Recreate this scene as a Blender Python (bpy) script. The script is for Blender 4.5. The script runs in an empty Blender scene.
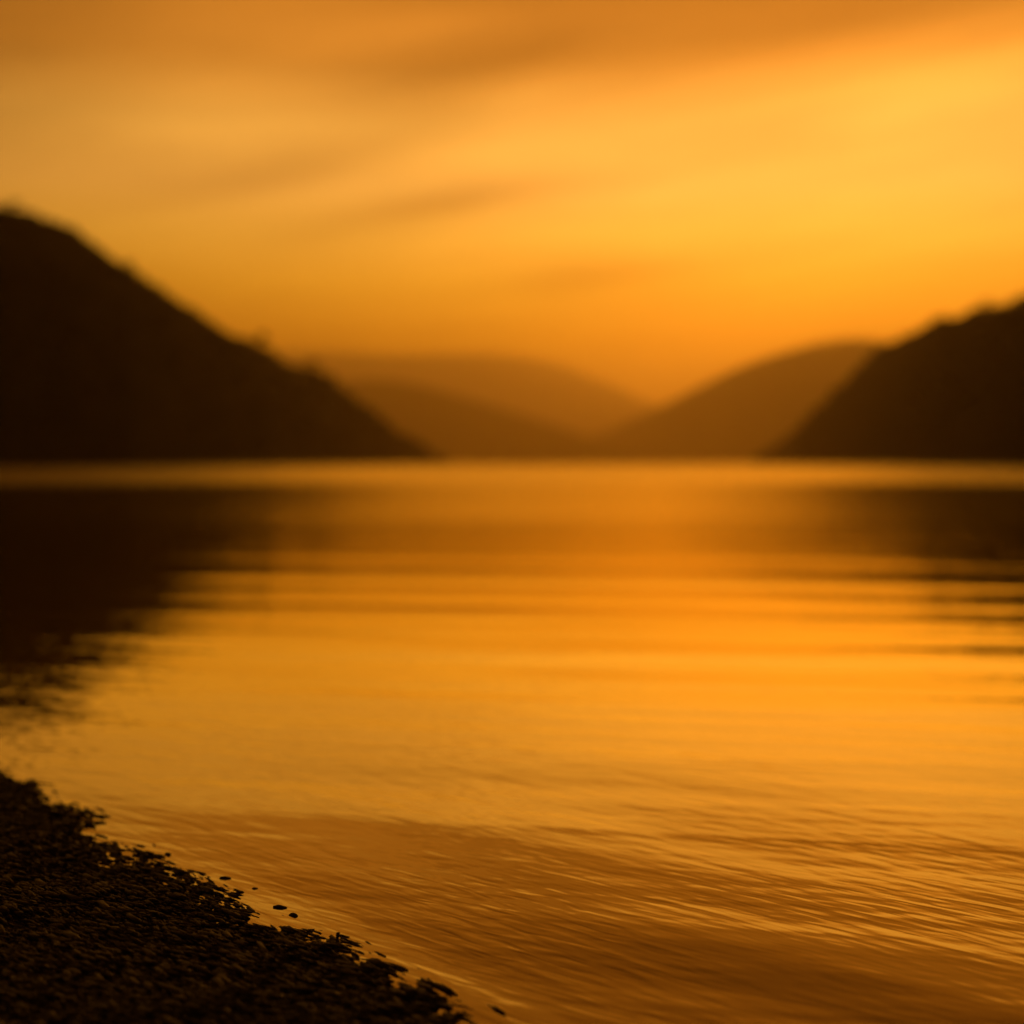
import bpy, bmesh, math, random
import numpy as np
from mathutils import Vector, noise as mnoise

random.seed(7)
rng = np.random.default_rng(11)
R = math.radians
scene = bpy.context.scene
COL = scene.collection

# ------------------------------------------------------------------ camera
F_PX = 1407.0            # focal length in pixels of the 1024 px frame
HORIZON = 464.0          # picture row of the true horizon
CAM_H = 0.5              # a low tripod at the water's edge
cam_d = bpy.data.cameras.new('camera')
cam = bpy.data.objects.new('camera', cam_d)
COL.objects.link(cam)
cam.location = (0, 0, CAM_H)
cam.rotation_euler = (R(90), 0, 0)
cam_d.sensor_width = 36
cam_d.lens = F_PX / 1024 * 36
cam_d.shift_y = -(512 - HORIZON) / 1024
cam_d.clip_start = 0.02
cam_d.clip_end = 60000
cam_d.dof.use_dof = True
cam_d.dof.focus_distance = 1.56
cam_d.dof.aperture_fstop = 2.1
scene.camera = cam


def on_water(px, row):
    """where the ray through a picture point meets the lake level"""
    d = CAM_H * F_PX / (row - HORIZON)
    return ((px - 512) / F_PX * d, d)


# ------------------------------------------------------------------ helpers
def link(name, me, mat=None, parent=None):
    o = bpy.data.objects.new(name, me)
    COL.objects.link(o)
    if mat:
        me.materials.append(mat)
    if parent:
        o.parent = parent
    return o


def np_mesh(name, verts, faces, smooth=True):
    me = bpy.data.meshes.new(name)
    verts = np.ascontiguousarray(verts, dtype=np.float32)
    faces = np.ascontiguousarray(faces, dtype=np.int32)
    n, k = faces.shape
    me.vertices.add(len(verts))
    me.vertices.foreach_set('co', verts.ravel())
    me.loops.add(n * k)
    me.loops.foreach_set('vertex_index', faces.ravel())
    me.polygons.add(n)
    me.polygons.foreach_set('loop_start', np.arange(0, n * k, k, dtype=np.int32))
    me.polygons.foreach_set('loop_total', np.full(n, k, dtype=np.int32))
    me.update(calc_edges=True)
    me.polygons.foreach_set('use_smooth', np.full(n, smooth, dtype=bool))
    me.validate()
    return me


def grid_faces(nr, nc):
    i = np.arange(nr * nc).reshape(nr, nc)
    return np.stack([i[:-1, :-1], i[:-1, 1:], i[1:, 1:], i[1:, :-1]], -1).reshape(-1, 4)


def vnoise(x, y, seed=0):
    """smooth value noise, vectorised"""
    xi, yi = np.floor(x).astype(np.int64), np.floor(y).astype(np.int64)
    xf, yf = x - xi, y - yi
    u, v = xf * xf * (3 - 2 * xf), yf * yf * (3 - 2 * yf)

    def h(a, b):
        n = (a * 374761393 + b * 668265263 + seed * 974634777) & 0x7fffffff
        n = ((n ^ (n >> 13)) * 1274126177) & 0x7fffffff
        return ((n ^ (n >> 16)) & 0xffff) / 32767.5 - 1
    return ((h(xi, yi) * (1 - u) + h(xi + 1, yi) * u) * (1 - v)
            + (h(xi, yi + 1) * (1 - u) + h(xi + 1, yi + 1) * u) * v)


def fbm(x, y, oct=4, seed=0):
    t, a = 0, 1.0
    for k in range(oct):
        t = t + a * vnoise(x * 2 ** k, y * 2 ** k, seed + k)
        a *= 0.5
    return t


def tag(o, label, cat, group=None, kind=None):
    if label:
        o['label'] = label
    if cat:
        o['category'] = cat
    if group:
        o['group'] = group
    if kind:
        o['kind'] = kind
    return o


class NT:
    """small wrapper to write node maths"""
    def __init__(self, tree):
        self.t = tree
        tree.nodes.clear()

    def n(self, typ, **kw):
        nd = self.t.nodes.new(typ)
        for k, v in kw.items():
            setattr(nd, k, v)
        return nd

    def l(self, a, b):
        self.t.links.new(a, b)

    def set(self, sock, v):
        if isinstance(v, bpy.types.NodeSocket):
            self.l(v, sock)
        else:
            sock.default_value = v

    def m(self, op, a, b=None, c=None, clamp=False):
        nd = self.n('ShaderNodeMath', operation=op, use_clamp=clamp)
        self.set(nd.inputs[0], a)
        if b is not None:
            self.set(nd.inputs[1], b)
        if c is not None:
            self.set(nd.inputs[2], c)
        return nd.outputs[0]

    def ramp(self, fac, stops, interp='LINEAR'):
        nd = self.n('ShaderNodeValToRGB')
        nd.color_ramp.interpolation = interp
        el = nd.color_ramp.elements
        while len(el) < len(stops):
            el.new(0.5)
        for e, (p, c) in zip(el, stops):
            e.position = p
            e.color = (c, c, c, 1) if isinstance(c, (int, float)) else (*c, 1)
        self.set(nd.inputs[0], fac)
        return nd.outputs[0]

    def vec(self, x, y, z=0.0):
        nd = self.n('ShaderNodeCombineXYZ')
        for s, v in zip(nd.inputs, (x, y, z)):
            self.set(s, v)
        return nd.outputs[0]

    def noise(self, vec, scale=1.0, detail=2.0, rough=0.5, dist=0.0):
        nd = self.n('ShaderNodeTexNoise')
        self.set(nd.inputs['Vector'], vec)
        nd.inputs['Scale'].default_value = scale
        nd.inputs['Detail'].default_value = detail
        nd.inputs['Roughness'].default_value = rough
        nd.inputs['Distortion'].default_value = dist
        return nd.outputs['Fac']


def material(name):
    m = bpy.data.materials.new(name)
    m.use_nodes = True
    return m, NT(m.node_tree)


def earth_mat(name, c0, c1, scale, rough=0.9, bump=0.0, bscale=1.0, spec=0.2):
    m, t = material(name)
    out = t.n('ShaderNodeOutputMaterial')
    p = t.n('ShaderNodeBsdfPrincipled')
    co = t.n('ShaderNodeTexCoord').outputs['Object']
    f = t.noise(co, scale, 5, 0.6)
    t.l(t.ramp(f, [(0.3, c0), (0.7, c1)]), p.inputs['Base Color'])
    p.inputs['Roughness'].default_value = rough
    p.inputs['Specular IOR Level'].default_value = spec
    if bump:
        b = t.n('ShaderNodeBump')
        b.inputs['Distance'].default_value = bump
        t.l(t.noise(co, bscale, 4, 0.6), b.inputs['Height'])
        t.l(b.outputs[0], p.inputs['Normal'])
    t.l(p.outputs[0], out.inputs[0])
    return m


# ------------------------------------------------------------------ sky and sun
SUN_EL, SUN_AZ = 4.0, 12.0     # low behind the hills, right of the middle


def build_world():
    w = bpy.data.worlds.new('World')
    scene.world = w
    w.use_nodes = True
    t = NT(w.node_tree)
    out = t.n('ShaderNodeOutputWorld')
    bg = t.n('ShaderNodeBackground')
    d = t.n('ShaderNodeTexCoord').outputs['Generated']
    sx = t.n('ShaderNodeSeparateXYZ')
    t.l(d, sx.inputs[0])
    x, y, z = sx.outputs
    az = t.m('MULTIPLY', t.m('ARCTAN2', x, y), 57.2958)
    el = t.m('MULTIPLY', t.m('ARCSINE', z), 57.2958)
    # the cloud sheet: streaks that climb slightly towards the right
    v0 = t.m('SUBTRACT', el, t.m('MULTIPLY', az, 0.12))
    n_big = t.noise(t.vec(t.m('MULTIPLY', az, 0.045), t.m('MULTIPLY', v0, 0.28), 3.7), 1.0, 3, 0.5, 0.6)
    wob = t.m('MULTIPLY', t.m('SUBTRACT', n_big, 0.5), 4.0)
    v = t.m('ADD', v0, wob)
    # brightness and hue by height above the horizon
    k = 1 / 60.0
    hue = t.ramp(t.m('MULTIPLY', el, k, clamp=True), [
        (0.0, (0.72, 0.190, 0.001)), (2.5 * k, (0.92, 0.260, 0.002)), (5.0 * k, (1.32, 0.450, 0.006)),
        (7.2 * k, (1.56, 0.690, 0.036)), (9.2 * k, (1.70, 0.840, 0.092)), (11 * k, (1.64, 0.800, 0.130)),
        (13.5 * k, (1.24, 0.610, 0.098)), (16 * k, (1.06, 0.400, 0.046)), (20 * k, (0.88, 0.280, 0.024)),
        (28 * k, (0.55, 0.165, 0.014)), (40 * k, (0.30, 0.085, 0.007)), (60 * k, (0.16, 0.048, 0.005))])
    side = t.ramp(t.m('MULTIPLY_ADD', az, 1 / 360.0, 0.5), [
        (0.0, 0.16), (0.33, 0.22), (0.43, 0.38), (0.5 - 20 / 360, 0.52), (0.5 - 10 / 360, 0.74), (0.5, 0.95),
        (0.5 + 9 / 360, 0.98), (0.5 + 15 / 360, 1.03), (0.5 + 22 / 360, 0.97), (0.62, 0.55), (0.75, 0.25), (1.0, 0.16)])
    gain = t.m('MULTIPLY', side, 1.06)

    def smooth(val, a, b):
        nd = t.n('ShaderNodeMapRange', interpolation_type='SMOOTHSTEP')
        t.set(nd.inputs['Value'], val)
        nd.inputs['From Min'].default_value = a
        nd.inputs['From Max'].default_value = b
        return nd.outputs['Result']

    # the dark cloud sheet overhead
    sheet = smooth(v, 13.0, 16.6)
    gain = t.m('MULTIPLY', gain, t.m('MULTIPLY_ADD', t.m('MULTIPLY', sheet, smooth(az, -15.0, 2.0)), -0.48, 1.0))
    # single streaks: picture column, row, half length and half height in degrees, tilt, strength
    for (px, row, su, sv, tilt, amp) in [
            (440, 204, 5.0, 0.70, 0.17, -0.42), (585, 276, 3.6, 0.55, 0.12, -0.38), (240, 190, 5.5, 1.1, 0.20, -0.22),
            (330, 160, 4.0, 0.7, 0.20, -0.16), (430, 66, 3.8, 0.8, 0.14, -0.30), (620, 92, 3.2, 0.5, 0.12, -0.16),
            (540, 46, 3.0, 0.6, 0.20, -0.18), (330, 240, 5.0, 0.8, 0.14, -0.12), (800, 150, 4.0, 0.6, 0.12, -0.07),
            (230, 118, 4.6, 1.7, 0.12, 0.26), (430, 22, 4.2, 0.7, 0.14, 0.26),
            (560, 90, 3.4, 0.8, 0.12, 0.18), (480, 155, 4.4, 0.8, 0.10, 0.08), (820, 40, 7.0, 0.9, 0.12, -0.14),
            (840, 120, 6.0, 1.2, 0.12, 0.06), (1000, 95, 7.0, 1.5, 0.12, 0.34), (20, 30, 6.0, 3.0, 0.1, -0.34)]:
        a0 = math.degrees(math.atan((px - 512) / F_PX))
        e0 = math.degrees(math.atan((HORIZON - row) / F_PX))
        du = t.m('SUBTRACT', az, a0)
        dv = t.m('SUBTRACT', t.m('ADD', el, t.m('MULTIPLY', wob, 0.35)), t.m('MULTIPLY_ADD', du, tilt, e0))
        q = t.m('ADD', t.m('POWER', t.m('ABSOLUTE', t.m('MULTIPLY', du, 1 / su)), 2.0),
                t.m('POWER', t.m('ABSOLUTE', t.m('MULTIPLY', dv, 1 / sv)), 2.0))
        g = t.m('EXPONENT', t.m('MULTIPLY', q, -1.0))
        gain = t.m('MULTIPLY', gain, t.m('MULTIPLY_ADD', g, amp, 1.0))
    # fine wisps
    n_f = t.noise(t.vec(t.m('MULTIPLY', az, 0.10), t.m('MULTIPLY', v0, 0.75), 8.1), 1.0, 4, 0.55, 0.4)
    gain = t.m('MULTIPLY', gain, t.m('MULTIPLY_ADD', t.m('SUBTRACT', n_f, 0.5), 0.55, 1.0))
    # below the horizon the world is only dim ground
    gain = t.m('MULTIPLY', gain, t.m('MULTIPLY_ADD', smooth(el, -3.0, -0.2), 0.9, 0.1))
    mul = t.n('ShaderNodeVectorMath', operation='SCALE')
    t.l(hue, mul.inputs[0])
    t.l(gain, mul.inputs['Scale'])
    # physical sky behind the clouds, filtered by the photograph's warm white balance
    sky = t.n('ShaderNodeTexSky', sky_type='NISHITA', sun_disc=False)
    sky.sun_elevation = R(SUN_EL)
    sky.sun_rotation = R(SUN_AZ)
    sky.dust_density = 6.0
    sky.air_density = 1.5
    tint = t.n('ShaderNodeVectorMath', operation='MULTIPLY')
    t.l(sky.outputs[0], tint.inputs[0])
    tint.inputs[1].default_value = (0.010, 0.0035, 0.0006)
    add = t.n('ShaderNodeVectorMath', operation='ADD')
    t.l(mul.outputs[0], add.inputs[0])
    t.l(tint.outputs[0], add.inputs[1])
    t.l(add.outputs[0], bg.inputs['Color'])
    bg.inputs['Strength'].default_value = 1.0
    t.l(bg.outputs[0], out.inputs['Surface'])
    w.cycles.sampling_method = 'MANUAL'
    w.cycles.sample_map_resolution = 1024


build_world()

sun_d = bpy.data.lights.new('sun', 'SUN')
sun_d.energy = 0.35
sun_d.color = (1.0, 0.36, 0.04)
sun_d.angle = R(0.6)
sun = bpy.data.objects.new('sun', sun_d)
COL.objects.link(sun)
sdir = Vector((math.sin(R(SUN_AZ)) * math.cos(R(SUN_EL)), math.cos(R(SUN_AZ)) * math.cos(R(SUN_EL)), math.sin(R(SUN_EL))))
sun.rotation_euler = sdir.to_track_quat('Z', 'Y').to_euler()
sun.location = (50, 60, 40)

# ------------------------------------------------------------------ shoreline
shore_ctrl = np.array([
    (-110, 95), (-40, 32), (-16, 14), (-6.5, 7.3), (-3.4, 4.85), (-2.1, 3.70), (-1.32, 2.84),
    on_water(0, 775), on_water(60, 805), on_water(100, 830), on_water(150, 856), on_water(200, 882),
    on_water(240, 905), on_water(285, 927), on_water(330, 950), on_water(400, 983), on_water(450, 1008),
    on_water(485, 1030), (0.06, 1.02), (0.22, 0.72), (0.46, 0.24), (0.85, -0.5), (1.8, -2.2), (5, -6), (22, -22), (90, -70)])


def catmull(P, n):
    out = []
    Q = np.vstack([2 * P[0] - P[1], P, 2 * P[-1] - P[-2]])
    for i in range(1, len(Q) - 2):
        tt = np.linspace(0, 1, n, endpoint=False)[:, None]
        a, b, c, d = Q[i - 1], Q[i], Q[i + 1], Q[i + 2]
        out.append(0.5 * (2 * b + (c - a) * tt + (2 * a - 5 * b + 4 * c - d) * tt ** 2 + (3 * b - a - 3 * c + d) * tt ** 3))
    return np.vstack(out + [P[-1:]])


line = catmull(shore_ctrl, 12)
seg = np.diff(line, axis=0)
tan_v = np.gradient(line, axis=0)
# smooth the tangents so the offset strips do not cross
for _ in range(30):
    tan_v[1:-1] = (tan_v[:-2] + tan_v[1:-1] * 2 + tan_v[2:]) / 4
tan_v /= np.linalg.norm(tan_v, axis=1)[:, None]
nrm_v = np.stack([tan_v[:, 1], -tan_v[:, 0]], 1)          # towards the land (left and near side)
if (nrm_v[len(line) // 2] @ np.array([-1, -1])) < 0:
    nrm_v = -nrm_v


def shore_dist(x, y):
    """signed distance from the waterline, positive on the water"""
    x, y = np.asarray(x, float), np.asarray(y, float)
    shp = x.shape
    x, y = x.ravel(), y.ravel()
    best = np.full(x.shape, 1e18)
    sign = np.ones(x.shape)
    for i in range(len(seg)):
        ax, ay = line[i]
        dx, dy = seg[i]
        L2 = dx * dx + dy * dy
        tt = np.clip(((x - ax) * dx + (y - ay) * dy) / L2, 0, 1)
        ex, ey = x - ax - tt * dx, y - ay - tt * dy
        dd = ex * ex + ey * ey
        m = dd < best
        best[m] = dd[m]
        side = dx * (y - ay) - dy * (x - ax)
        sign[m] = np.sign(side[m])
    return (np.sqrt(best) * sign).reshape(shp)


if shore_dist(np.array([1.0]), np.array([5.0]))[0] < 0:
    _sd = shore_dist
    shore_dist = lambda x, y: -_sd(x, y)


def beach_z(s, x, y):
    """height of the beach s metres inland"""
    base = np.where(s < 0.15, 0.09 * s, 0.0135 + 0.05 * (s - 0.15))
    base = np.where(s > 0.5, 0.031 + 0.12 * (s - 0.5), base)
    base = np.where(s > 2.5, 0.271 + 0.05 * (s - 2.5), base)
    base = np.where(s < 0, 0.13 * s - 0.02 * s * s, base)
    lump = 0.0045 * fbm(x * 9, y * 9, 3, 5) + 0.005 * vnoise(x * 1.7, y * 1.7, 9) * np.clip(s * 2, 0, 1)
    return base + lump


# the beach under the gravel
offs = np.concatenate([-np.geomspace(2.0, 0.02, 26), np.linspace(0, 1.2, 90), np.geomspace(1.22, 60, 40)])
BX = line[:, 0][:, None] + nrm_v[:, 0][:, None] * offs[None, :]
BY = line[:, 1][:, None] + nrm_v[:, 1][:, None] * offs[None, :]
BZ = beach_z(np.repeat(offs[None, :], len(line), 0), BX, BY) - 0.004
bv = np.stack([BX, BY, BZ], -1).reshape(-1, 3)
mat_beach = earth_mat('wet_shingle', (0.004, 0.003, 0.002), (0.012, 0.009, 0.006), 60, 0.75, 0.006, 120, 0.25)
beach = link('shore', np_mesh('shore', bv, grid_faces(len(line), len(offs))), mat_beach)
tag(beach, 'dark wet gravel shore sloping into the lake at the lower left', 'shore', kind='structure')

# ------------------------------------------------------------------ shingle on the beach
def ico(sub):
    bm = bmesh.new()
    bmesh.ops.create_icosphere(bm, subdivisions=sub, radius=1)
    v = np.array([p.co[:] for p in bm.verts])
    f = np.array([[q.index for q in p.verts] for p in bm.faces])
    bm.free()
    return v, f


def build_gravel():
    v0, f0 = ico(1)
    variants = []
    for k in range(10):
        q = v0.copy()
        n = np.array([mnoise.fractal(Vector(p) * 1.1 + Vector((k * 7.3, 1, 2)), 1.0, 2.0, 3) for p in v0])
        q = q * (1 + 0.32 * n)[:, None]
        # knock flats off so the chips read as broken shale
        for _ in range(5):
            nn = rng.normal(size=3)
            nn /= np.linalg.norm(nn)
            dd = q @ nn
            lim = rng.uniform(0.55, 0.8)
            q = q - np.where(dd > lim, dd - lim, 0)[:, None] * nn
        variants.append(q)
    # sample along the shore: dense where the camera looks, thinner around
    arc = np.concatenate([[0], np.cumsum(np.linalg.norm(seg, axis=1))])
    a_lo, a_hi = np.interp([0.0, 1.0], [0, 1], [0, 0]), 0
    i_lo = np.argmin(np.abs(line[:, 1] - 3.9) + 10 * (line[:, 0] > 0))
    i_hi = np.argmin(np.abs(line[:, 1] - 0.35) + 10 * (line[:, 0] < 0))
    N = 130000
    a = rng.uniform(arc[i_lo], arc[i_hi], N)
    s = np.where(rng.random(N) < 0.5, rng.uniform(-0.05, 0.40, N), rng.uniform(-0.03, 1.15, N))
    px = np.interp(a, arc, line[:, 0])
    py = np.interp(a, arc, line[:, 1])
    tx = np.interp(a, arc, tan_v[:, 0])
    ty = np.interp(a, arc, tan_v[:, 1])
    nx = np.interp(a, arc, nrm_v[:, 0])
    ny = np.interp(a, arc, nrm_v[:, 1])
    x, y = px + nx * s, py + ny * s
    length = np.clip(rng.lognormal(math.log(0.0092), 0.40, N), 0.004, 0.026)
    width = length * rng.uniform(0.12, 0.28, N)
    thick = length * rng.uniform(0.08, 0.19, N)
    z = beach_z(s, x, y) + rng.uniform(-0.006, 0.0005, N) + 0.0022 * vnoise(x * 40, y * 40, 31)
    yaw = math.atan2(-0.70, 0.71) + np.clip(rng.normal(0, 0.17, N), -0.34, 0.34)      # the waves have combed the chips one way
    pitch = rng.normal(0, 0.07, N)
    roll = rng.normal(0, 0.18, N)
    vs, fs = [], []
    nv = len(v0)
    var = rng.integers(0, len(variants), N)
    V = np.stack(variants)[var] * np.stack([length, width, thick], 1)[:, None, :]
    cr, sr = np.cos(roll)[:, None], np.sin(roll)[:, None]
    Y, Z = V[..., 1] * cr - V[..., 2] * sr, V[..., 1] * sr + V[..., 2] * cr
    cp, sp = np.cos(pitch)[:, None], np.sin(pitch)[:, None]
    X, Z = V[..., 0] * cp + Z * sp, -V[..., 0] * sp + Z * cp
    cy, sy = np.cos(yaw)[:, None], np.sin(yaw)[:, None]
    X, Y = X * cy - Y * sy, X * sy + Y * cy
    P = np.stack([X + x[:, None], Y + y[:, None], Z + z[:, None]], -1).reshape(-1, 3)
    Fc = (f0[None] + (np.arange(N) * nv)[:, None, None]).reshape(-1, 3)
    return np_mesh('gravel', P, Fc)


def stone_mat(name, lo, hi, rough=0.55, spec=0.3):
    m, t = material(name)
    out = t.n('ShaderNodeOutputMaterial')
    p = t.n('ShaderNodeBsdfPrincipled')
    geo = t.n('ShaderNodeNewGeometry')
    co = t.n('ShaderNodeTexCoord').outputs['Object']
    t.l(t.ramp(geo.outputs['Random Per Island'], [(0.0, lo), (0.75, [(a + b) / 2 for a, b in zip(lo, hi)]), (1.0, hi)]), p.inputs['Base Color'])
    t.l(t.m('MULTIPLY_ADD', t.noise(co, 90, 3, 0.6), 0.4, rough - 0.2), p.inputs['Roughness'])
    p.inputs['Specular IOR Level'].default_value = spec
    b = t.n('ShaderNodeBump')
    b.inputs['Distance'].default_value = 0.0012
    b.inputs['Strength'].default_value = 0.6
    t.l(t.noise(co, 350, 3, 0.6), b.inputs['Height'])
    t.l(b.outputs[0], p.inputs['Normal'])
    t.l(p.outputs[0], out.inputs[0])
    return m


mat_gravel = stone_mat('dark_shale', (0.003, 0.002, 0.001), (0.020, 0.013, 0.007), 0.55, 0.30)
gravel = link('gravel', build_gravel(), mat_gravel)
tag(gravel, 'dark flat wet gravel covering the shore down to the waterline', 'gravel', kind='stuff')

# ------------------------------------------------------------------ the lake
CREST = np.array([0.76, -0.65])        # crests run roughly along the shore
ACROSS = np.array([0.65, 0.76])        # and travel towards it


def wave_height(x, y, sd):
    s = CREST[0] * x + CREST[1] * y
    t = ACROSS[0] * x + ACROSS[1] * y
    tw = t + 0.05 * vnoise(s * 1.1, t * 0.9, 3) + 0.025 * vnoise(s * 3.1, t * 2.0, 4)
    amp = np.exp(-np.clip(sd, 0, None) / 1.1) * (0.15 + 0.85 * np.clip((2.5 - y) / 1.2, 0, 1))
    h = 0
    # shoaling wavelets close to the shore (wavelength, slope in degrees, phase, side drift)
    for lam, slope, ph, dr in [(0.62, 1.8, 1.12, 0.05), (0.27, 1.0, 1.9, -0.15), (0.19, 0.6, 4.0, 0.22), (0.125, 0.4, 0.7, -0.3)]:
        k = 2 * math.pi / lam
        h = h + amp * R(slope) / k * np.sin(k * (tw + dr * s) + ph)
    # long quiet undulations of the open lake
    for lam, slope, ph, dr in [(0.85, 0.10, 2.2, -0.2), (0.33, 0.15, 1.3, -0.08)]:
        k = 2 * math.pi / lam
        m = 0.6 + 0.5 * vnoise(s * 0.35 + ph, t * 0.5, 17)
        h = h + m * R(slope) / k * np.sin(k * (tw + dr * s) + ph)
    # a long regular swell coming down the lake, its crests square to the view; it bends to the shore as it arrives
    t2 = y + 0.16 * x + 0.10 * vnoise(x * 0.5, y * 0.35, 41) + 0.03 * vnoise(x * 1.3, y * 1.1, 42)
    for lam, slope, ph in [(0.74, 0.50, 0.4), (0.43, 0.46, 2.0), (0.29, 0.42, 5.0), (1.15, 0.25, 4.4)]:
        k = 2 * math.pi / lam
        grp = 0.35 + 0.75 * np.clip(0.5 + 0.9 * vnoise(x * 0.28 + ph, y * 0.30, 23), 0, 1.3)
        h = h + grp * R(slope) / k * np.sin(k * t2 + ph) * np.clip((sd - 0.5) / 1.6, 0, 1)
    fade = np.clip((45 - np.hypot(x, y)) / 30, 0, 1)
    return h * fade * np.clip(sd / 0.10 + 0.25, 0.1, 1)


def build_lake():
    ys = np.concatenate([[-900, -300, -100, -40, -15, -6, -3, -1.5, -0.6, 0.0, 0.3, 0.5, 0.65], np.geomspace(0.75, 40, 520), np.geomspace(42, 21500, 60)])
    g = np.concatenate([np.linspace(0, 1.2, 190), np.geomspace(1.22, 9000, 90)])
    xs = np.concatenate([-g[:0:-1], g])
    X, Y = np.meshgrid(xs, ys)
    sd = shore_dist(X, Y)
    Z = wave_height(X, Y, sd)
    nr, nc = X.shape
    P = np.stack([X, Y, Z], -1).reshape(-1, 3)
    F = grid_faces(nr, nc)
    # no water well inland
    keep = (sd.reshape(-1)[F] > -1.2).any(axis=1)
    me = np_mesh('lake', P, F[keep])
    at = me.attributes.new('shore_distance', 'FLOAT', 'POINT')
    at.data.foreach_set('value', sd.ravel().astype(np.float32))
    return me


def water_mat():
    m, t = material('lake_water')
    out = t.n('ShaderNodeOutputMaterial')
    geo = t.n('ShaderNodeNewGeometry')
    sp = t.n('ShaderNodeSeparateXYZ')
    t.l(geo.outputs['Position'], sp.inputs[0])
    x, y, _ = sp.outputs
    sd = t.n('ShaderNodeAttribute', attribute_name='shore_distance').outputs['Fac']
    s = t.m('ADD', t.m('MULTIPLY', x, float(CREST[0])), t.m('MULTIPLY', y, float(CREST[1])))
    a = t.m('ADD', t.m('MULTIPLY', x, float(ACROSS[0])), t.m('MULTIPLY', y, float(ACROSS[1])))
    s2 = t.m('SUBTRACT', x, t.m('MULTIPLY', y, 0.16))
    a2 = t.m('ADD', y, t.m('MULTIPLY', x, 0.16))
    # capillary ripples riding the wavelets, strongest near the shore
    def rip(ss, aa, z, amp, det=2, s=s, a=a):
        n = t.noise(t.vec(t.m('MULTIPLY', s, ss), t.m('MULTIPLY', a, aa), z), 1.0, det, 0.5, 0.35)
        return t.m('MULTIPLY', t.m('SUBTRACT', n, 0.5), amp)
    near = t.m('EXPONENT', t.m('MULTIPLY', t.m('MAXIMUM', sd, 0.0), -0.75))
    patch = t.noise(t.vec(t.m('MULTIPLY', s, 1.2), t.m('MULTIPLY', a, 2.6), 4.0), 1.0, 2, 0.5, 0.0)
    patch = t.m('MULTIPLY_ADD', patch, 2.4, -0.55, clamp=True)
    fine = t.m('MULTIPLY', rip(17.0, 62.0, 0.0, 0.00095, 1), t.m('MULTIPLY', near, patch))
    mid = t.m('MULTIPLY', rip(6.5, 20.0, 2.0, 0.0013, 2), t.m('MULTIPLY_ADD', near, 0.9, 0.10))
    calm = t.m('SUBTRACT', 1.0, t.m('MULTIPLY', near, 0.50))
    wide = rip(0.55, 5.2, 5.0, 0.0036, 3, s2, a2)
    h = t.m('ADD', t.m('ADD', fine, mid), t.m('MULTIPLY', wide, calm))
    # broad slow undulation of the open water
    far = rip(0.22, 0.9, 9.0, 0.009, 2, s2, a2)
    h = t.m('ADD', h, far)
    h = t.m('ADD', h, t.m('MULTIPLY', rip(0.8, 11.0, 12.0, 0.0013, 2, s2, a2), calm))
    b = t.n('ShaderNodeBump')
    b.inputs['Strength'].default_value = 1.0
    b.inputs['Distance'].default_value = 1.0
    t.l(h, b.inputs['Height'])
    # a breeze ruffles the water farther out
    dist = t.m('SQRT', t.m('ADD', t.m('MULTIPLY', x, x), t.m('MULTIPLY', y, y)))
    pre = t.n('ShaderNodeMapRange', interpolation_type='SMOOTHSTEP')
    t.l(dist, pre.inputs['Value'])
    for k_, v_ in (('From Min', 6), ('From Max', 15), ('To Min', 0.025), ('To Max', 0.10)):
        pre.inputs[k_].default_value = v_
    ruf = t.n('ShaderNodeMapRange', interpolation_type='SMOOTHSTEP')
    edge = t.m('ADD', dist, t.m('MULTIPLY', t.m('SUBTRACT', t.noise(t.vec(t.m('MULTIPLY', x, 0.04), t.m('MULTIPLY', y, 0.12), 0.0), 1.0, 3), 0.5), 16.0))
    t.l(edge, ruf.inputs['Value'])
    ruf.inputs['From Min'].default_value = 30
    ruf.inputs['From Max'].default_value = 44
    # the breeze blows down the middle of the lake; the water under the hills lies sheltered
    off = t.m('ABSOLUTE', t.m('DIVIDE', t.m('SUBTRACT', x, t.m('MULTIPLY', y, 0.04)), t.m('ADD', t.m('MULTIPLY', t.m('ABSOLUTE', y), 0.24), 0.5)))
    tongue = t.n('ShaderNodeMapRange', interpolation_type='SMOOTHSTEP')
    t.l(off, tongue.inputs['Value'])
    for k_, v_ in (('From Min', 0.15), ('From Max', 1.15), ('To Min', 1.0), ('To Max', 0.0)):
        tongue.inputs[k_].default_value = v_
    t.l(t.m('MULTIPLY_ADD', tongue.outputs[0], 0.10, 0.065), pre.inputs['To Max'])
    t.l(t.m('MULTIPLY_ADD', tongue.outputs[0], 0.10, 0.155), ruf.inputs['To Max'])
    t.l(pre.outputs[0], ruf.inputs['To Min'])
    gl = t.n('ShaderNodeBsdfGlossy')
    gl.inputs['Color'].default_value = (1, 0.885, 0.46, 1)
    t.l(ruf.outputs[0], gl.inputs['Roughness'])
    t.l(b.outputs[0], gl.inputs['Normal'])
    df = t.n('ShaderNodeBsdfDiffuse')
    df.inputs['Color'].default_value = (0.030, 0.009, 0.0015, 1)
    lw = t.n('ShaderNodeLayerWeight')
    lw.inputs['Blend'].default_value = 0.5
    t.l(b.outputs[0], lw.inputs['Normal'])
    fac = t.ramp(lw.outputs['Facing'], [(0.0, 0.02), (0.45, 0.06), (0.60, 0.21), (0.68, 0.34), (0.78, 0.57), (0.86, 0.88), (0.93, 0.98), (1.0, 1.0)])
    mx = t.n('ShaderNodeMixShader')
    t.l(fac, mx.inputs[0])
    t.l(df.outputs[0], mx.inputs[1])
    t.l(gl.outputs[0], mx.inputs[2])
    t.l(mx.outputs[0], out.inputs[0])
    return m


lake = link('lake', build_lake(), water_mat())
tag(lake, 'still golden lake reflecting the sunset sky and the dark hills', 'lake', kind='structure')

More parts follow.
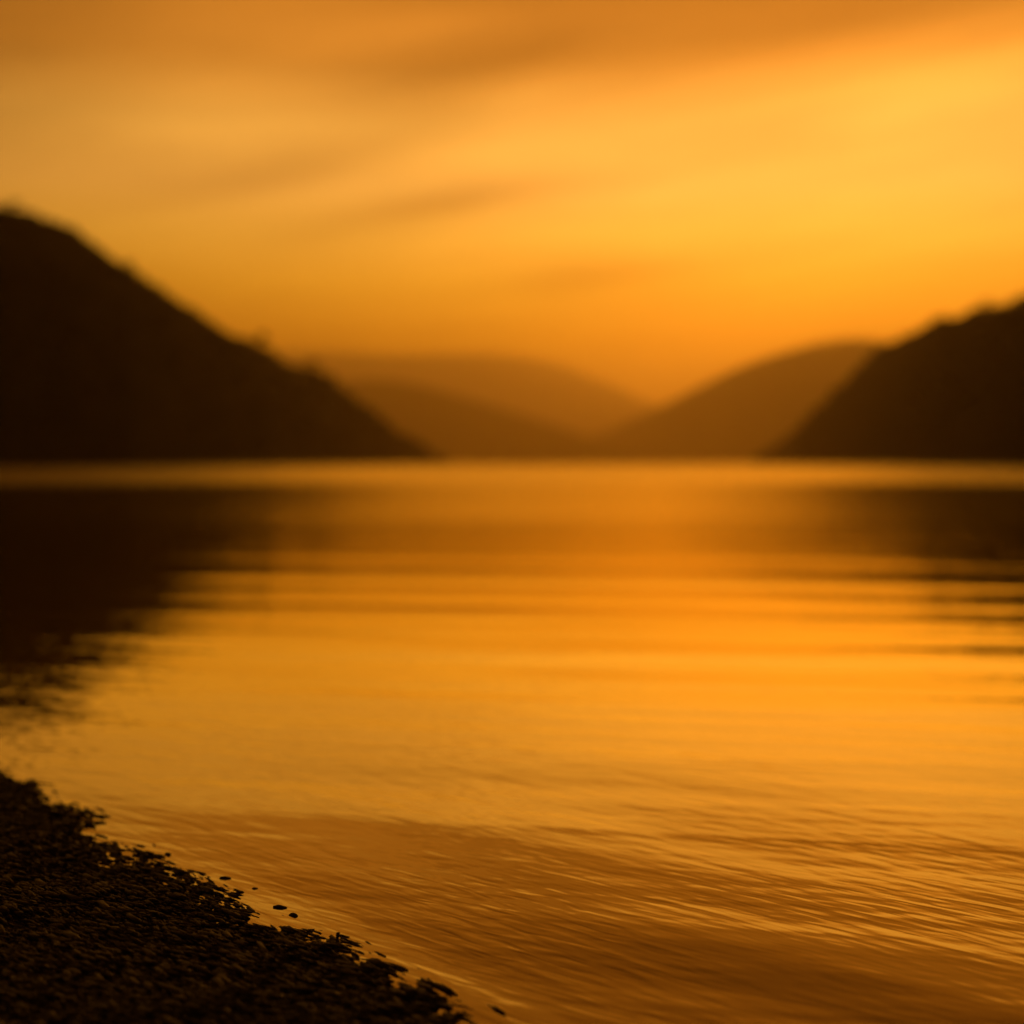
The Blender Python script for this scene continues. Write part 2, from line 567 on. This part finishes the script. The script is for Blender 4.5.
# ------------------------------------------------------------------ hills
mat_hill = earth_mat('hillside_heath', (0.007, 0.006, 0.004), (0.011, 0.009, 0.006), 0.02, 0.95, 0, 1, 0.05)
mat_wood = earth_mat('hillside_foliage', (0.010, 0.009, 0.005), (0.018, 0.015, 0.008), 0.3, 0.9, 0, 1, 0.05)
mat_bark = earth_mat('bark', (0.015, 0.011, 0.008), (0.035, 0.026, 0.018), 2.0, 0.9, 0, 1, 0.1)

HILLS = {}


def hill(name, ctrl, dist, foot, label, n=240, m=36, rough=0.02, seed=0, knobs=0.0):
    """ridge line ctrl (column, row), ridge distance and shore distance by column"""
    c = np.array(ctrl, float)
    px = np.linspace(c[0, 0], c[-1, 0], n)
    pts = catmull(c, 20)
    row = np.interp(px, pts[:, 0], pts[:, 1])
    D = np.interp(px, *np.array(dist, float).T)
    Fd = np.interp(px, *np.array(foot, float).T)
    H = (HORIZON - row) / F_PX * D + CAM_H
    tt = np.concatenate([np.linspace(-0.06, 1, m), np.linspace(1, 2.2, m // 2)[1:]])
    T, PXg = np.meshgrid(tt, px)
    Dg, Fg, Hg = D[:, None], Fd[:, None], H[:, None]
    dd = Fg + (Dg - Fg) * T
    prof = np.where(T <= 1, np.clip(T, 0, 1) ** 0.9, np.clip(1 - ((T - 1) / 1.2) ** 1.6, 0, 1))
    X = (PXg - 512) / F_PX * dd
    Z = Hg * prof
    sc = 1.0 / (0.16 * np.median(D))
    nz = fbm(X * sc * 2, dd * sc * 2, 5, seed)
    w = np.clip(np.abs(T) * 3, 0, 1) * np.where(T <= 1, 1 - 0.75 * np.clip(T, 0, 1) ** 6, 1)
    Z = Z + Hg * rough * nz * w + knobs * Hg * 0.02 * fbm(X * sc * 12, dd * sc * 12, 3, seed + 9) * np.clip(T, 0, 1)
    Z = np.where(T < 0, -2.0, Z)
    Z[:, -1] = -2.0
    P = np.stack([X, dd, Z], -1)
    o = link(name, np_mesh(name, P.reshape(-1, 3), grid_faces(n, len(tt))), mat_hill)
    tag(o, label, 'hill', kind='structure')
    HILLS[name] = (px, tt, P)
    return o


hill('near_hill', [(-1000, 120), (-500, 140), (-250, 165), (-100, 188), (0, 208), (25, 212), (45, 219), (62, 224), (90, 240), (110, 255),
                   (130, 269), (160, 288), (200, 316), (235, 335), (262, 346), (285, 362), (318, 370), (340, 386), (365, 407), (395, 431), (430, 450), (450, 458)],
     [(-1000, 330), (-300, 380), (0, 430), (130, 540), (262, 820), (330, 1050), (400, 1400), (450, 1700)],
     [(-1000, 160), (-300, 190), (0, 240), (130, 330), (262, 560), (330, 800), (400, 1200), (450, 1650)],
     'dark wooded hill falling steeply to the lake on the left', seed=2, knobs=0.5)
hill('shore_hill', [(752, 458), (775, 445), (805, 421), (840, 386), (865, 360), (885, 346), (905, 337), (935, 322), (960, 316), (985, 307),
                    (1005, 306), (1024, 295), (1080, 272), (1200, 228), (1450, 180), (2000, 130)],
     [(752, 1900), (800, 1600), (880, 1150), (940, 850), (1024, 520), (1300, 380), (2000, 320)],
     [(752, 1800), (800, 1250), (880, 700), (940, 420), (1024, 230), (1300, 170), (2000, 150)],
     'dark hill rising from the lake at the right edge', seed=5, knobs=0.5)
hill('rounded_hill', [(520, 459), (560, 450), (600, 434), (630, 421), (660, 407), (700, 386), (740, 367), (780, 353), (815, 344), (850, 339), (880, 341),
                      (930, 352), (1010, 372), (1150, 410), (1300, 450)],
     [(520, 7600), (850, 7000), (1300, 6800)], [(520, 6800), (850, 5200), (1300, 5000)],
     'hazy brown rounded hill right of centre across the lake', seed=8)
hill('distant_hill', [(60, 430), (180, 405), (290, 388), (350, 381), (390, 381), (430, 388), (470, 399), (510, 411), (550, 424), (590, 437), (640, 450), (700, 458)],
     [(60, 5400), (700, 5900)], [(60, 4700), (700, 5200)],
     'hazy brown low hill left of centre across the lake', seed=12)
hill('far_ridge', [(-500, 400), (-100, 372), (150, 356), (300, 351), (400, 355), (470, 353), (520, 356), (560, 365), (600, 380), (650, 402), (700, 422), (800, 436),
                   (1000, 432), (1300, 425), (1700, 450)],
     [(-500, 13800), (1700, 13800)], [(-500, 10800), (1700, 10800)],
     'pale hazy mountain ridge farthest off at the end of the lake', seed=20, m=24)


def ground_on(name, px, t):
    pxs, tt, P = HILLS[name]
    i, j = np.interp(px, pxs, np.arange(len(pxs))), np.interp(t, tt, np.arange(len(tt)))
    i0, j0 = min(int(i), len(pxs) - 2), min(int(j), len(tt) - 2)
    u, v = i - i0, j - j0
    return (P[i0, j0] * (1 - u) * (1 - v) + P[i0 + 1, j0] * u * (1 - v) + P[i0, j0 + 1] * (1 - u) * v + P[i0 + 1, j0 + 1] * u * v)


# woodland and scrub on the two near hills: leafy clumps, too many and too far to count
def leaf_clumps(centres, radii, per, leaf):
    """clouds of small leaf faces filling uneven crowns"""
    n = len(centres) * per
    c = np.repeat(centres, per, 0)
    r = np.repeat(radii, per, 0)
    d = rng.normal(size=(n, 3))
    d /= np.linalg.norm(d, axis=1)[:, None]
    rad = rng.random(n) ** 0.45
    lump = 0.75 + 0.35 * np.sin(d[:, 0] * 5 + c[:, 0]) * np.cos(d[:, 2] * 6 + c[:, 1])
    p = c + d * (rad * lump)[:, None] * r
    e1 = rng.normal(size=(n, 3))
    e1 /= np.linalg.norm(e1, axis=1)[:, None]
    e2 = np.cross(e1, rng.normal(size=(n, 3)))
    e2 /= np.linalg.norm(e2, axis=1)[:, None]
    L = (np.repeat(leaf, per) * rng.uniform(0.6, 1.3, n))[:, None]
    V = np.stack([p - e1 * L, p + e2 * L * 0.6, p + e1 * L, p - e2 * L * 0.6], 1).reshape(-1, 3)
    return V, np.arange(n * 4).reshape(-1, 4)


def woodland(name, hill_name, pxr, count, size, label):
    C, Rd = [], []
    while len(C) < count:
        px, t = rng.uniform(*pxr), rng.uniform(0.02, 1.0)
        if vnoise(np.array([px * 0.02]), np.array([t * 5]), 3)[0] < -0.7:
            continue
        p = ground_on(hill_name, px, t)
        h = size * p[1] * rng.uniform(0.5, 1.2)
        C.append(p + np.array([0, 0, h * 0.30]))
        Rd.append(np.array([h * 0.55, h * 0.55, h * 0.45]))
    C, Rd = np.array(C), np.array(Rd)
    V, F = leaf_clumps(C, Rd, 46, Rd[:, 0] * 0.34)
    return tag(link(name, np_mesh(name, V, F, False), mat_wood), label, 'woodland', kind='stuff')


woodland('woodland', 'near_hill', (-500, 425), 2600, 0.0050, 'dark scrubby woodland covering the left hill above the lake')
woodland('woodland', 'shore_hill', (800, 1500), 2200, 0.0050, 'dark scrubby woodland covering the right hill above the lake')


def tree(name, hill_name, px, t, height, spread, label, cat, seed, pointed=False):
    """tapered trunk with limbs and a crown of many small leaves"""
    rr = random.Random(seed)
    base = ground_on(hill_name, px, t)
    root = bpy.data.objects.new(name, None)
    COL.objects.link(root)
    root.location = base
    tag(root, label, cat)
    bm = bmesh.new()

    def limb(p0, p1, r0, r1, k=7):
        p0, p1 = Vector(p0), Vector(p1)
        ax = (p1 - p0).normalized()
        u = ax.orthogonal().normalized()
        w = ax.cross(u)
        rings = []
        for s_ in range(4):
            f = s_ / 3
            c = p0.lerp(p1, f) + Vector((rr.uniform(-1, 1), rr.uniform(-1, 1), 0)) * r0 * 0.5 * (0 < f < 1)
            q = r0 + (r1 - r0) * f
            rings.append([bm.verts.new(c + (u * math.cos(a) + w * math.sin(a)) * q) for a in (2 * math.pi * i / k for i in range(k))])
        for a, b_ in zip(rings, rings[1:]):
            for i in range(k):
                bm.faces.new((a[i], a[(i + 1) % k], b_[(i + 1) % k], b_[i]))
        bm.faces.new(rings[-1])

    r = height * 0.035
    limb((0, 0, -0.6), (0, 0, height * 0.8), r, r * 0.3)
    tips = []
    for i in range(9):
        a = i * 2.4 + rr.uniform(-0.4, 0.4)
        z0 = height * (0.22 + 0.055 * i)
        reach = spread * (1.0 - (0.75 * i / 9 if pointed else 0.25 * i / 9)) * rr.uniform(0.55, 0.85)
        p1 = (math.cos(a) * reach, math.sin(a) * reach, z0 + height * rr.uniform(0.08, 0.2))
        limb((0, 0, z0), p1, r * 0.45, r * 0.12, 5)
        tips.append(p1)
    me = bpy.data.meshes.new('trunk')
    bm.to_mesh(me)
    bm.free()
    link('trunk', me, mat_bark, root)
    C = [np.array(p) for p in tips]
    for i in range(10):
        f = rr.uniform(0.3, 1.0)
        q = spread * (1 - f if pointed else 0.55) * 0.6
        C.append(np.array([rr.gauss(0, q), rr.gauss(0, q), height * (0.28 + 0.66 * f)]))
    C = np.array(C)
    Rd = np.array([[spread * rr.uniform(0.30, 0.48)] * 2 + [height * rr.uniform(0.09, 0.16)] for _ in C])
    V, F = leaf_clumps(C, Rd, 170, np.full(len(C), height * 0.03))
    link('crown', np_mesh('crown', V, F, False), mat_wood, root)
    return root


tree('pointed_tree', 'near_hill', 263, 0.99, 9.0, 4.6, 'pointed tree standing up from the lower ridge of the left hill', 'tree', 3, True)
tree('broad_tree', 'near_hill', 312, 0.99, 6.0, 7.5, 'broad spreading tree at the lower end of the left hill ridge', 'tree', 4)
tree('low_tree', 'near_hill', 128, 0.99, 3.6, 2.4, 'low tree halfway down the steep ridge of the left hill', 'tree', 5)
tree('summit_tree', 'near_hill', 14, 0.99, 2.8, 3.0, 'low spreading tree on top of the left hill by the picture edge', 'tree', 6)
tree('round_tree', 'shore_hill', 935, 0.99, 4.0, 4.2, 'low rounded tree lowest of the two on the right hill ridge', 'tree', 7)
tree('spreading_tree', 'shore_hill', 985, 0.99, 3.4, 4.2, 'spreading tree highest on the right hill ridge near the edge', 'tree', 8)

# ------------------------------------------------------------------ loose stones and a twig at the water's edge
mat_stone = stone_mat('wet_stone', (0.004, 0.003, 0.002), (0.010, 0.007, 0.004), 0.6, 0.25)


def stone(px, row, size, label, seed, flat=0.4, name='stone'):
    size *= 0.62
    bm = bmesh.new()
    bmesh.ops.create_icosphere(bm, subdivisions=3, radius=1)
    rs = random.Random(seed)
    off = Vector((seed * 3.1, seed, 4))
    cuts = [(Vector((rs.gauss(0, 1), rs.gauss(0, 1), rs.gauss(0, 1))).normalized(), rs.uniform(0.6, 0.85)) for _ in range(5)]
    for v in bm.verts:
        v.co *= 1 + 0.30 * mnoise.fractal(v.co * 1.1 + off, 1.0, 2.0, 3)
        for nn, lim in cuts:
            dd = v.co.dot(nn)
            if dd > lim:
                v.co -= nn * (dd - lim)
        v.co = Vector((v.co.x * size, v.co.y * size * 0.45, v.co.z * size * flat))
    for f in bm.faces:
        f.smooth = True
    me = bpy.data.meshes.new(name)
    bm.to_mesh(me)
    bm.free()
    o = link(name, me, mat_stone)
    x, y = on_water(px, row)
    lvl = float(wave_height(np.array([x]), np.array([y]), shore_dist(np.array([x]), np.array([y])))[0])
    o.location = (x, y, lvl + 0.05 * size * flat)
    o.rotation_euler = (rs.uniform(-0.15, 0.15), rs.uniform(-0.15, 0.15), math.atan2(CREST[1], CREST[0]) + rs.uniform(0.2, 0.9))
    return tag(o, label, 'stone', 'loose stones standing in the water along the shore edge')


stone(107, 816, 0.011, 'flat dark stone in the water, farthest up the shore', 1, 0.30)
stone(168, 854, 0.008, 'small lumpy dark stone at the edge beside the calm bay of water', 2, 0.55)
stone(226, 877, 0.013, 'long flat dark stone jutting from the gravel into the lake', 3, 0.28)
stone(255, 887, 0.006, 'tiny dark stone standing alone farthest out in the water', 4, 0.40)
stone(240, 891, 0.010, 'dark stone lying just inshore of the tiny lone stone', 5, 0.34)
stone(281, 906, 0.014, 'longest flat dark stone poking from the water halfway along the edge', 6, 0.25)
stone(294, 914, 0.011, 'dark slab-like stone just below the longest flat stone', 7, 0.36)
stone(310, 929, 0.008, 'small dark stone in the water just above the upright twig', 8, 0.36)


def twig():
    x, y = on_water(337, 944)
    root_z = -0.004
    bm = bmesh.new()
    pts = [(0, 0, 0), (0.0006, 0.0, 0.006), (0.0002, 0.001, 0.011), (0.0012, 0.001, 0.0155)]
    rad = [0.0019, 0.0016, 0.0015, 0.0021]
    rings = []
    for p, r in zip(pts, rad):
        rings.append([bm.verts.new((p[0] + r * math.cos(a), p[1] + r * math.sin(a), p[2])) for a in (i * math.pi / 4 for i in range(8))])
    for a, b in zip(rings, rings[1:]):
        for i in range(8):
            bm.faces.new((a[i], a[(i + 1) % 8], b[(i + 1) % 8], b[i]))
    bm.faces.new(rings[-1])
    # a broken side shoot
    q = [bm.verts.new((0.001 + r * 0.0009, 0.0009 * c, 0.0105 + 0.0009 * s)) for r, c, s in ((0, 1, 0), (0, -0.5, 0.8), (0, -0.5, -0.8))]
    tip = bm.verts.new((0.0052, 0, 0.0135))
    for i in range(3):
        bm.faces.new((q[i], q[(i + 1) % 3], tip))
    me = bpy.data.meshes.new('twig')
    bm.to_mesh(me)
    bm.free()
    for p in me.polygons:
        p.use_smooth = True
    o = link('twig', me, mat_bark)
    o.location = (x, y, root_z)
    return tag(o, 'short broken twig standing upright in the gravel at the waterline', 'twig')


twig()

# ------------------------------------------------------------------ haze over the lake
def haze():
    m, t = material('haze_air')
    out = t.n('ShaderNodeOutputMaterial')
    v = t.n('ShaderNodeVolumePrincipled')
    v.inputs['Color'].default_value = (1.0, 0.83, 0.47, 1)
    v.inputs['Density'].default_value = HAZE
    v.inputs['Anisotropy'].default_value = 0.82
    t.l(v.outputs[0], out.inputs['Volume'])
    bm = bmesh.new()
    bmesh.ops.create_cube(bm, size=1)
    for q in bm.verts:
        q.co = Vector((q.co.x * 23000, 8500 + q.co.y * 21000, (-4.5 + 1180) / 2 + q.co.z * 1184.5))
    me = bpy.data.meshes.new('haze')
    bm.to_mesh(me)
    bm.free()
    o = link('haze', me, m)
    return tag(o, 'thin golden evening haze hanging over the lake and hills', 'haze', kind='stuff')


HAZE = 1.4e-4
haze()

# ------------------------------------------------------------------ render settings
vs = scene.view_settings
scene.display_settings.display_device = 'sRGB'
vs.view_transform = 'Standard'
vs.look = 'None'
vs.gamma = 1
vs.exposure = 0
vs.use_curve_mapping = False
scene.render.engine = 'CYCLES'
cy = scene.cycles
cy.use_denoising = True
cy.denoiser = 'OPENIMAGEDENOISE'
cy.max_bounces = 8
cy.volume_bounces = 3
cy.glossy_bounces = 4
cy.diffuse_bounces = 2
cy.sample_clamp_indirect = 4
